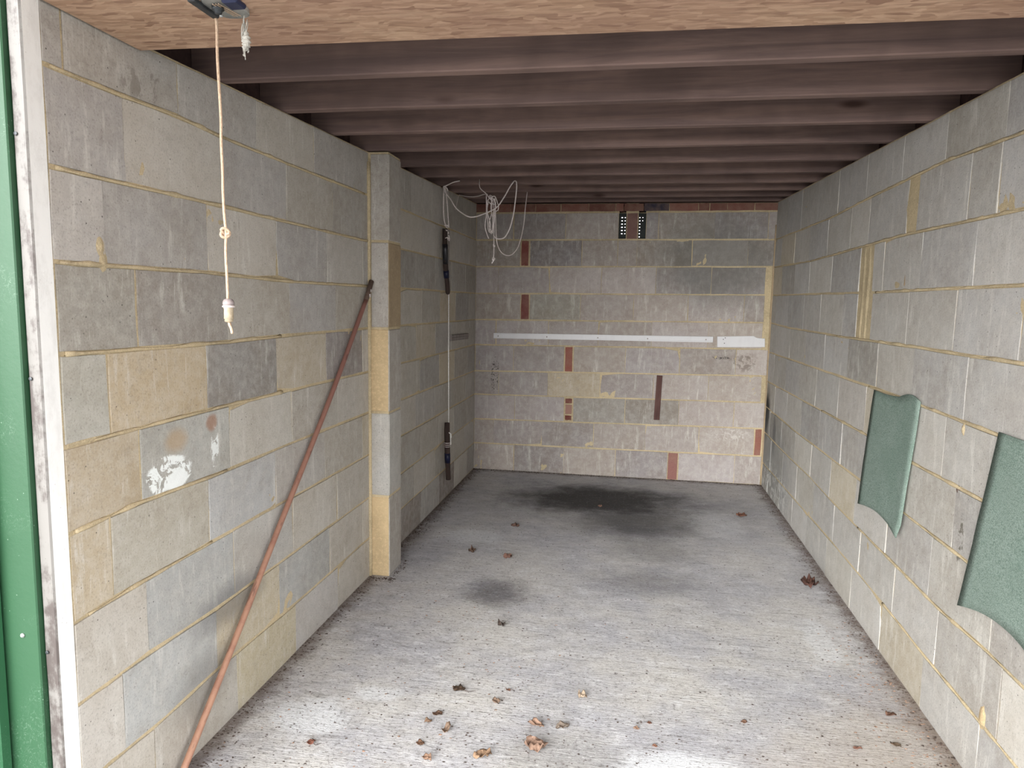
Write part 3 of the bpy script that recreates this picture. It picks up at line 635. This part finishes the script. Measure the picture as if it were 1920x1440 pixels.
# ---------------------------------------------------------------- things fixed to the back wall
yb = D
def front_plate(name, outline, y0, th, mat, parent=None, off=None, bev=.0015):
    n = len(outline); cx = sum(p[0] for p in outline)/n; cz = sum(p[1] for p in outline)/n
    v = [(x, y0, z) for x, z in outline] + [(x, y0-th+bev, z) for x, z in outline] + [(x+math.copysign(min(bev, abs(cx-x)), cx-x), y0-th, z+math.copysign(min(bev, abs(cz-z)), cz-z)) for x, z in outline]
    f = [tuple(range(2*n, 3*n)), tuple(range(n-1, -1, -1))]
    for q in range(2):
        for k in range(n): f.append((q*n+k, q*n+(k+1)%n, (q+1)*n+(k+1)%n, (q+1)*n+k))
    g = G(); g.add(v, f); return g.build(name, mat, parent, off=off)
t = empty('wall_strip', (1.1, D-.01, 1.21), 'long narrow white strip screwed across the back wall', 'strip'); off = t.location
front_plate('strip_body', [(.168, 1.180), (2.038, 1.195), (2.037, 1.244), (.168, 1.226)], D-.001, .014, M_whitepvc, t, off)
front_plate('raised_edge', [(.169, 1.212), (2.036, 1.228), (2.036, 1.243), (.169, 1.2255)], D-.0145, .005, M_whitepvc, t, off)
front_plate('raised_edge', [(.169, 1.181), (2.036, 1.196), (2.036, 1.206), (.169, 1.190)], D-.0145, .004, M_whitepvc, t, off)
for x in (.21, .64, 1.08, 1.5, 1.98):
    g = G(); g.lathe((x, D-.0148, 1.201+.0083*(x-.17)/1.0*1.0), [(.0055, 0), (.005, -.002), (.002, -.0025)], 10, 'y'); g.build('screw_head', M_screw, t, off=off)
t = front_plate('board_offcut', [(2.074, 1.156), (2.455, 1.167), (2.451, 1.238), (2.395, 1.240), (2.378, 1.246), (2.362, 1.257), (2.07, 1.245)], D-.001, .016, M_whitepvc, None)
tag(t, 'short white board offcut with a notched corner, right of the long strip', 'board')
for x, z in ((2.135, 1.235), (2.13, 1.19), (2.12, 1.222)):
    g = G(); g.lathe((x, D-.0175, z), [(.004, 0), (.003, -.002)], 8, 'y'); g.build('nail_head', M_darkmetal, t)
tag(front_plate('wooden_batten', [(1.578, .518), (1.627, .518), (1.637, .900), (1.590, .902)], D-.001, .013, M_batten), 'short dark brown upright batten low on the back wall', 'batten')
# vents
for i, (a, b, c, d) in enumerate(VENTS):
    lab = ('black perforated vent left of the pinkish brick, top of back wall', 'black perforated vent right of the pinkish brick, top of back wall')[i]
    t = empty('air_vent', ((a+b)/2, D, (c+d)/2), lab, 'vent', 'air vents at the top of the back wall'); off = t.location
    # grille: a solid plate with real rectangular holes in two columns
    colsx = ((a+.018, a+.029), (a+.046, a+.052)) if i == 0 else ((a+.004, a+.012), (a+.030, a+.035))
    rows = [(d-.036-.0265*k, d-.036-.0265*k+.0062) for k in range(7)]
    xs = sorted({a, b} | {x for q in colsx for x in q}); zz = sorted({c, d} | {z for q in rows for z in q}); g = G()
    for x0, x1 in zip(xs, xs[1:]):
        for z0, z1 in zip(zz, zz[1:]):
            mx, mz = (x0+x1)/2, (z0+z1)/2; hole = any(p < mx < q for p, q in colsx) and any(p < mz < q for p, q in rows)
            if i == 0 and mz < rows[5][0]: hole = False
            if i == 1 and mx > colsx[1][0] and mz < rows[1][0]: hole = False
            if i == 1 and mx > colsx[1][0] and not hole: pass
            if not hole: g.box(x0, x1, D+.020, D+.024, z0, z1)
    g.build('grille', M_vent, t, off=off)
    g = G(); e = .003
    for bx in ((a-e, a, c-e, d), (b, b+e, c-e, d), (a, b, c-e, c), (a, b, d-e, d)): g.box(bx[0], bx[1], D-.002, D+.10, bx[2], bx[3])
    g.build('duct', M_vent, t, off=off)

# ---------------------------------------------------------------- small trunking piece on the left wall
t = empty('trunking', (0, 5.52, 1.21), 'short grey trunking piece on the left wall, near the back corner', 'trunking'); off = t.location
def side_plate(name, y0, z0, y1, z1, h, x0, x1, mat, par, off):
    g = G(); v = []
    for y, z in ((y0, z0), (y1, z1)):
        for x, zz in ((x0, z), (x1-.002, z), (x1, z+.002), (x1, z+h-.002), (x1-.002, z+h), (x0, z+h)): v.append((x, y, zz))
    g.add(v, [tuple(range(6)), tuple(range(11, 5, -1))] + [(k, 6+k, 6+(k+1)%6, (k+1)%6) for k in range(6)]); return g.build(name, mat, par, off=off)
side_plate('cover', 5.24, 1.196, 5.80, 1.186, .046, .001, .014, M_greypvc, t, off)
side_plate('groove_lip', 5.245, 1.212, 5.795, 1.203, .008, .0145, .017, M_greypvc, t, off)
side_plate('groove_lip', 5.245, 1.232, 5.795, 1.222, .008, .0145, .017, M_greypvc, t, off)

# ---------------------------------------------------------------- hanging weights and ropes
def rope(g, P, r=.0042, n=6): g.tube(smooth_path(P, n), r, 6)
t = empty('hanging_bar', (.045, 4.95, 2.0), 'black taped bar hanging by rope high on the left wall', 'bar'); off = t.location
g = G(); g.tube(smooth_path([(.040, 4.925, 2.005), (.040, 4.925, 1.93), (.040, 4.935, 1.84), (.040, 4.945, 1.75), (.042, 4.965, 1.68), (.044, 4.985, 1.62), (.045, 4.995, 1.565), (.045, 4.998, 1.546)], 3), [.018]*3+[.0175]*6+[.018]*3+[.017]*3+[.0165]*4+[.015, .013, .006], 12)
g.build('bar', M_darkbar, t, True, off=off)
g = G(); g.tube([(.040, 4.928, 1.90), (.040, 4.934, 1.86), (.040, 4.945, 1.76)], .0195, 12); g.build('tape_wrap', M_tape, t, True, off=off)
g = G(); g.tube([(.041, 4.955, 1.715), (.042, 4.962, 1.69), (.043, 4.97, 1.665)], .0205, 12); g.build('tape_wrap', M_bluetape, t, True, off=off)
g = G(); g.box(.052, .058, 4.965, 4.985, 1.69, 2.005, .002); g.build('grey_slat', M_greypvc, t, off=off)
g = G(); R2 = random.Random(5)
for i in range(5): rope(g, [(.047+R2.uniform(-.01, .014), 4.93+R2.uniform(-.02, .02), 2.02-.02*i+R2.uniform(-.01, .01)) for _ in range(5)], .004, 4)
rope(g, [(.062, 4.945, 1.96), (.062, 4.965, 1.94), (.062, 4.955, 1.925)], .0045, 4); g.build('rope_lashing', M_rope, t, True, off=off)
g = G(); g.tube(smooth_path([(-.014+.04, 4.94, 2.265), (.024, 4.94, 2.18), (.028, 4.94, 2.08), (.045, 4.94, 2.017)], 5), .0045, 6); g.tube(smooth_path([(.03, 4.955, 2.30), (.045, 4.955, 2.2), (.06, 4.955, 2.016)], 5), .0038, 6)
g.tube(smooth_path([(.026, 4.94, 2.265), (.030, 4.945, 2.290), (.036, 4.95, 2.297), (.045, 4.955, 2.285), (.05, 4.96, 2.27)], 4), .0045, 6)
g.build('hanging_loop', M_rope, t, True, off=off)
t = empty('weighted_rope', (.05, 5.03, 1.54), 'straight white line below the black taped bar, carrying a dark wooden bar', 'rope'); off = t.location
g = G(); g.tube([(.050, 5.002, 1.552), (.049, 5.015, 1.1), (.050, 5.03, .59)], .0042, 8); g.build('line', M_ropew, t, True, off=off)
g = G(); g.tube([(.045, 5.005, .605), (.045, 5.003, .55), (.045, 5.015, .40), (.045, 5.022, .32), (.045, 5.04, .25), (.045, 5.052, .165)], [.019, .0205, .0205, .020, .018, .0185], 10); lb = g.build('wooden_weight', M_darkbar, t, True, off=off)
g = G(); g.tube([(.045, 5.017, .375), (.045, 5.026, .30)], .0218, 12); g.build('tape_wrap', M_bluetape, lb, True, off=off)
g = G(); rope(g, [(.066, 4.985, .535), (.070, 5.0, .525), (.071, 5.02, .505), (.069, 5.03, .49), (.070, 5.01, .51), (.070, 5.015, .47), (.070, 5.022, .44)], .0042, 5); rope(g, [(.068, 5.03, .52), (.068, 5.04, .50), (.068, 5.028, .49)], .004, 4); g.build('rope_knot', M_ropew, lb, True, off=off)
for k in range(3):
    g = G(); n = 14; g.tube([(.045+.0222*math.cos(a), 5.013+.0222*math.sin(a), .425+.014*k) for a in [2*math.pi*i/n for i in range(n+1)]], .0022, 5); g.build('rope_turn', M_rope, lb, True, off=off)

B = [(0.038, 4.88, 2.288), (0.053, 4.87, 2.25), (0.099, 4.86, 2.195), (0.135, 4.86, 2.14), (0.193, 4.86, 2.096), (0.249, 4.86, 2.077), (0.324, 4.86, 2.096), (0.417, 4.86, 2.139), (0.472, 4.86, 2.21), (0.508, 4.86, 2.273), (0.539, 4.86, 2.315), (0.552, 4.86, 2.315), (0.558, 4.86, 2.297), (0.556, 4.86, 2.245), (0.547, 4.86, 2.155), (0.537, 4.86, 2.084), (0.519, 4.86, 2.012), (0.494, 4.86, 1.959), (0.469, 4.86, 1.934), (0.425, 4.87, 1.932), (0.399, 4.88, 1.954)]  # points from image pixels, scaled about the camera to be nearer; hank likewise
g = G(); rope(g, B, .0042, 5); rope(g, [(.150, 4.905, 2.330), (.105, 4.89, 2.318), (.060, 4.885, 2.296), (0.038, 4.88, 2.288)], .004, 4)
tag(g.build('washing_line', M_rope, None, True), 'thick pale line swagged in one wide curve between two joists', 'rope', 'ropes hanging from the joists')
g = G(); g.tube([(.530, 4.92, 2.312), (.530, 4.85, 2.316)], .0025, 6); tag(g.build('hook_nail', M_darkmetal), 'nail in the joist that carries the hump of the pale swagged line', 'nail')
t = empty('rope_hank', (.375, 4.87, 2.22), 'knotted hank of thin grey cord dangling below the joists', 'rope', 'ropes hanging from the joists'); off = t.location
g = G()
for P in [[(0.347, 4.87, 2.226), (0.347, 4.87, 2.157), (0.345, 4.87, 2.086), (0.342, 4.87, 2.014), (0.354, 4.87, 1.96), (0.366, 4.87, 1.934)], [(0.362, 4.87, 2.19), (0.355, 4.87, 2.122), (0.361, 4.87, 1.996), (0.377, 4.87, 1.974), (0.382, 4.87, 1.984)], [(0.384, 4.87, 2.212), (0.382, 4.87, 2.104), (0.368, 4.87, 2.032), (0.384, 4.87, 1.974)], [(0.399, 4.87, 2.204), (0.415, 4.87, 2.157), (0.397, 4.87, 2.104), (0.399, 4.87, 1.996)], [(0.377, 4.87, 2.202), (0.407, 4.87, 2.216), (0.43, 4.87, 2.157), (0.427, 4.87, 2.129), (0.415, 4.87, 2.115)], [(0.373, 4.87, 2.207), (0.351, 4.87, 2.183), (0.355, 4.87, 2.11), (0.377, 4.87, 2.033), (0.371, 4.87, 1.979)], [(0.387, 4.87, 2.216), (0.377, 4.87, 2.139), (0.394, 4.87, 2.062), (0.387, 4.87, 1.97)], [(0.382, 4.87, 2.212), (0.404, 4.87, 2.178), (0.408, 4.87, 2.062), (0.392, 4.87, 1.974), (0.377, 4.87, 1.97)], [(0.368, 4.87, 2.178), (0.377, 4.87, 2.168), (0.397, 4.87, 2.168), (0.416, 4.87, 2.149)], [(0.358, 4.87, 2.216), (0.377, 4.87, 2.212), (0.387, 4.87, 2.192), (0.373, 4.87, 2.202), (0.368, 4.87, 2.226), (0.392, 4.87, 2.216)]]:
    rope(g, [(x, y+R2.uniform(-.012, .012), z) for x, y, z in P], .0032, 5)
g.build('cord_bundle', M_rope, t, True, off=off)
g = G(); rope(g, [(0.289, 4.905, 2.34), (0.301, 4.87, 2.276), (0.343, 4.87, 2.238), (0.37, 4.87, 2.201)], .003); rope(g, [(0.039, 5.335, 2.298), (0.145, 5.22, 2.268), (0.236, 5.08, 2.25), (0.319, 4.93, 2.242), (0.353, 4.87, 2.231)], .004); rope(g, [(0.036, 5.335, 2.295), (0.024, 5.33, 2.242), (0.014, 5.32, 2.187)], .0015); g.build('tie_cord', M_rope, t, True, off=off)
g = G(); rope(g, [(0.392, 4.87, 2.193), (0.401, 4.87, 2.104), (0.404, 4.87, 1.887), (0.402, 4.87, 1.796), (0.391, 4.87, 1.763)], .003); rope(g, [(0.398, 4.87, 1.892), (0.409, 4.87, 1.884), (0.406, 4.87, 1.875), (0.4, 4.87, 1.887)], .0035, 4); rope(g, [(0.394, 4.87, 1.802), (0.411, 4.87, 1.798), (0.406, 4.87, 1.786), (0.394, 4.87, 1.793), (0.402, 4.87, 1.781), (0.392, 4.87, 1.766)], .004, 4); g.build('knotted_end', M_rope, t, True, off=off)
g = G(); rope(g, [(0.407, 4.87, 2.204), (0.404, 4.912, 2.109), (0.402, 4.955, 1.968), (0.406, 4.997, 1.897), (0.425, 5.039, 1.852), (0.457, 5.081, 1.832), (0.489, 5.124, 1.843), (0.521, 5.166, 1.892), (0.54, 5.208, 1.972), (0.551, 5.25, 2.073), (0.554, 5.293, 2.194), (0.558, 5.335, 2.297), (0.558, 5.345, 2.317)], .0032); g.build('long_loop', M_rope, t, True, off=off)  # loop and tie cord: points pushed back along camera sightlines to next joist

# ---------------------------------------------------------------- felt mats on the right wall
def mat_piece(name, left, right, label, off_fn, nu=12, nv=16):
    """left/right: (z top..bottom) edge polylines [(y,z)...] param 0..1 ; builds a thick curved sheet"""
    v = []
    for side in (0, 1):
        for j in range(nv+1):
            vv = j/nv
            for i in range(nu+1):
                u = i/nu; a = left(vv); b = right(vv); y = a[0]+(b[0]-a[0])*u; z = a[1]+(b[1]-a[1])*u
                z += top_bottom(u, vv); x = W - .004 - off_fn(u, vv) - (.0035 if side else 0) - .0015*noise.noise(Vector((y*9, z*9, 0)))
                v.append((x, y, z))
    m = nu+1; K = m*(nv+1); f = []
    for j in range(nv):
        for i in range(nu):
            q = (j*m+i, j*m+i+1, (j+1)*m+i+1, (j+1)*m+i); f.append(tuple(reversed(q))); f.append(tuple(x+K for x in q))
    def edge(seq): 
        for a, b in zip(seq, seq[1:]): f.append((a, b, b+K, a+K))
    edge([i for i in range(m)]); edge([j*m+nu for j in range(nv+1)]); edge([nv*m+i for i in range(m)][::-1]); edge([j*m for j in range(nv+1)][::-1])
    o = obj(name, v, f, M_felt, None, smooth=True); tag(o, label, 'mat', 'green felt pieces on the right wall'); return o
def lerp_poly(P):
    def fn(t):
        k = t*(len(P)-1); i = min(int(k), len(P)-2); q = k-i; return (P[i][0]+(P[i+1][0]-P[i][0])*q, P[i][1]+(P[i+1][1]-P[i][1])*q)
    return fn
def top_bottom(u, v):
    t = 0
    if v < .12: t += (1-v/.12) * (-.006*math.sin(min(1, u/.62)*math.pi) if u < .64 else .020*math.sin((u-.6)/.4*math.pi))
    if v > .55: w_ = (v-.55)/.45; t += w_ * (.032*math.sin(u*math.pi))
    return t
mat_piece('felt_mat', lerp_poly([(3.487, 1.125), (3.521, .946), (3.556, .759), (3.582, .557)]), lerp_poly([(2.950, 1.142), (2.970, .976), (2.998, .80), (3.020, .624), (3.048, .562)]),
          'whole green felt mat hanging on the right wall, the farther one', lambda u, v: .004 + .010*max(0, u-.75)*4*v + .004*v)
def top_bottom(u, v):
    t = 0
    if v > .5: t += (v-.5)/.5 * (.055*math.sin(u*math.pi) + .02*u)
    return t
mat_piece('felt_mat', lerp_poly([(2.348, 1.132), (2.383, .973), (2.431, .767), (2.492, .516)]), lerp_poly([(1.86, 1.13), (1.88, .9), (1.90, .7), (1.92, .50)]),
          'nearer green felt mat, cut off by the picture edge', lambda u, v: .004 + .006*v)

# ---------------------------------------------------------------- leaves
LV = [('a', .754, 2.524, .052, .036, (.075, .052, .035), 'dark brown curled leaf with a thin stem, on the floor left of centre'),
 ('b', 1.099, 2.216, .082, .060, (.50, .33, .24), 'largest pale tan crumpled leaf near the front of the floor'),
 ('c', 1.082, 2.345, .062, .022, (.42, .27, .19), 'narrow folded tan leaf just behind the largest leaf'),
 ('c', 1.176, 2.351, .050, .024, (.30, .25, .20), 'greyish faded leaf right of the narrow folded tan leaf'),
 ('b', 1.231, 2.563, .034, .032, (.55, .44, .32), 'small pale cream leaf curled upright'),
 ('b', .931, 2.14, .064, .034, (.40, .26, .16), 'crumpled tan leaf left of the largest leaf'),
 ('a', .718, 2.346, .036, .028, (.14, .085, .055), 'shrivelled brown leaf in front of the dark leaf with a stem'),
 ('c', .777, 2.252, .022, .050, (.33, .23, .16), 'thin tan sliver of leaf lying lengthwise'),
 ('a', .708, 2.168, .030, .022, (.18, .10, .06), 'small oval dark brown leaf near the front'),
 ('c', .753, 2.091, .036, .022, (.38, .24, .16), 'flat light brown leaf at the very front, left of centre'),
 ('c', .700, 2.292, .028, .016, (.26, .17, .11), 'small brown folded leaf behind the thin tan sliver'),
 ('a', .343, 2.102, .030, .026, (.30, .12, .08), 'small reddish brown leaf with a dark stem by the left wall'),
 ('a', .944, 2.555, .018, .014, (.22, .11, .07), 'tiny red-brown leaf scrap right of the dark leaf with a stem'),
 ('b', .914, 2.462, .034, .026, (.30, .21, .15), 'broken brownish leaf bits in the middle of the floor front'),
 ('b', 2.364, 3.891, .085, .075, (.10, .045, .035), 'dark red-brown leaf clump near the right wall, halfway back'),
 ('a', 2.367, 2.672, .042, .026, (.21, .115, .08), 'brown leaf close to the right wall below the nearer mat'),
 ('a', 2.191, 5.145, .075, .060, (.26, .12, .08), 'reddish leaf at the back right of the floor'),
 ('c', .642, 4.546, .055, .030, (.17, .10, .08), 'small dark leaf left of the oil stain'),
 ('b', .466, 4.017, .040, .045, (.16, .10, .07), 'small upright brown leaf behind the pier'),
 ('c', .695, 3.958, .055, .030, (.24, .13, .10), 'faint reddish leaf scrap halfway down the floor'),
 ('a', 1.181, 5.156, .035, .035, (.40, .24, .18), 'tiny tan leaf lying on the black oil stain'),
 ('a', 1.481, 2.441, .018, .016, (.26, .13, .09), 'tiny reddish leaf right of the small pale cream leaf'),
 ('c', 1.434, 2.396, .022, .012, (.38, .24, .16), 'tiny light brown leaf in front of the tiny reddish leaf'),
 ('a', 1.496, 2.309, .020, .014, (.40, .20, .13), 'tiny orange-brown leaf scrap near the front centre'),
 ('a', 1.819, 2.515, .026, .016, (.26, .15, .10), 'small brown leaf on the front right of the floor'),
 ('b', .817, 3.095, .036, .040, (.10, .085, .075), 'small dark grey clump in front of the small oil patch'),
 ('c', 2.181, 2.429, .030, .012, (.24, .12, .085), 'slim brown leaf at the front right'),
 ('a', 2.318, 2.477, .036, .022, (.19, .14, .095), 'olive brown leaf near the right wall foot')]
for n_, (kd, x, y, wx, wy, colr, lab) in enumerate(LV):
    R3 = random.Random(100+n_); v = []; nr, na = 4, 18; rot = R3.uniform(-.5, .5); lob = R3.randint(4, 6); ph = R3.uniform(0, 6)
    curl = {'a': .20, 'b': .42, 'c': .38}[kd]*min(wx, wy)*1.5
    for s_ in (0, 1):
        v.append((0, 0, .006 + (.0014 if s_ else 0) + curl*.3))
        for i in range(1, nr+1):
            for k in range(na):
                an = 2*math.pi*k/na; rr = i/nr*(1 + (.09*math.sin(lob*an+ph) + .05*math.sin(9*an+ph*2) + R3.uniform(-.03, .03) if kd != 'a' or i == nr else 0)*(i/nr))
                px, py = rr*math.cos(an)*wx/2, rr*math.sin(an)*wy/2
                z = curl*(abs(noise.noise(Vector((px*60+n_, py*60, 2))))*1.6 + .55*rr*rr*abs(math.sin(an*1.5+ph)))
                if kd == 'c': z += abs(py)/max(wy, .001)*curl*1.4
                v.append((px*math.cos(rot)-py*math.sin(rot), px*math.sin(rot)+py*math.cos(rot), .0025+z+(.0012 if s_ else 0)))
        if s_ == 0: K = len(v)
    def ids(i, k): return 0 if i == 0 else 1+(i-1)*na+k % na
    f = []
    for i in range(nr):
        for k in range(na):
            q = (ids(i, k), ids(i+1, k), ids(i+1, k+1)) if i == 0 else (ids(i, k), ids(i+1, k), ids(i+1, k+1), ids(i, k+1))
            f.append(tuple(a+K for a in q)); f.append(tuple(reversed(q)))
    for k in range(na): f.append((ids(nr, k), ids(nr, k+1), ids(nr, k+1)+K, ids(nr, k)+K))
    mz = min(p[2] for p in v) - .0004
    o = obj('leaf', [(a, b, c-mz) for a, b, c in v], f, M_leaf, None, smooth=True, color=tuple(q*.66 for q in colr)); o.location = (x, y, 0); tag(o, lab, 'leaf', 'dead leaves on the floor')
    if n_ in (0, 11):
        g = G(); e = 1 if n_ == 0 else .5
        g.tube([(wx*.42, -.006, .004), (wx*.42+.02*e, -.012, .0025), (wx*.42+.045*e, .004*e, .002)], [.0012, .001, .0008], 6); g.build('stem', M_debris, o)

# ---------------------------------------------------------------- loose dirt
R4 = random.Random(11)
def crumb(g, x, y, s, flat=.5):
    a = R4.uniform(0, 6.28); P = []
    for k in range(4): P.append((x+s*math.cos(a+k*1.57)*R4.uniform(.6, 1.3), y+s*math.sin(a+k*1.57)*R4.uniform(.3, 1.0), .0003))
    P.append((x+R4.uniform(-.3, .3)*s, y+R4.uniform(-.3, .3)*s, s*flat)); g.add(P, [(0, 1, 4), (1, 2, 4), (2, 3, 4), (3, 0, 4), (3, 2, 1, 0)])
g = G()
for _ in range(2600):
    q = R4.random(); e = abs(R4.gauss(0, .035))+.004
    if q < .34: x, y = e, R4.uniform(1.9, D)
    elif q < .74: x, y = W-e, R4.uniform(1.9, D)
    else: x, y = R4.uniform(0, W), D-e*.8
    if x < .14 and 3.50 < y < 3.79: continue
    crumb(g, x, y, R4.uniform(.002, .0075))
for _ in range(260): crumb(g, .14+abs(R4.gauss(0, .02))-.02, R4.uniform(3.47, 3.8), R4.uniform(.002, .006)) if R4.random() < .5 else crumb(g, R4.uniform(.01, .15), 3.53-abs(R4.gauss(0, .025)), R4.uniform(.002, .006))
o = g.build('edge_dirt', M_debris, kind='stuff'); tag(o, 'dark crumbly dirt gathered along the foot of the walls', 'dirt')
g = G()
for _ in range(4200):
    y = 1.9 + 4.1*R4.random()**1.6; x = R4.uniform(.05, W-.05)
    if x < .14 and 3.50 < y < 3.79: continue
    crumb(g, x, y, R4.choice((.0012, .0018, .0025, .0035, .0055)), .35)
o = g.build('floor_grit', M_debris, kind='stuff'); tag(o, 'scattered dark grit and leaf crumbs over the concrete floor', 'grit')
g = G()
for _ in range(520):
    y = 1.9 + 1.6*R4.random()**1.5; x = W - .02 - abs(R4.gauss(0, .13)) if R4.random() < .75 else .6 + R4.gauss(0, .45)
    if not (.04 < x < W-.02): continue
    crumb(g, x, y, R4.uniform(.002, .0075), .3)
o = g.build('leaf_litter', M_litter, kind='stuff'); tag(o, 'light brown crushed leaf crumbs on the front of the floor, densest by the right wall', 'leaf litter')
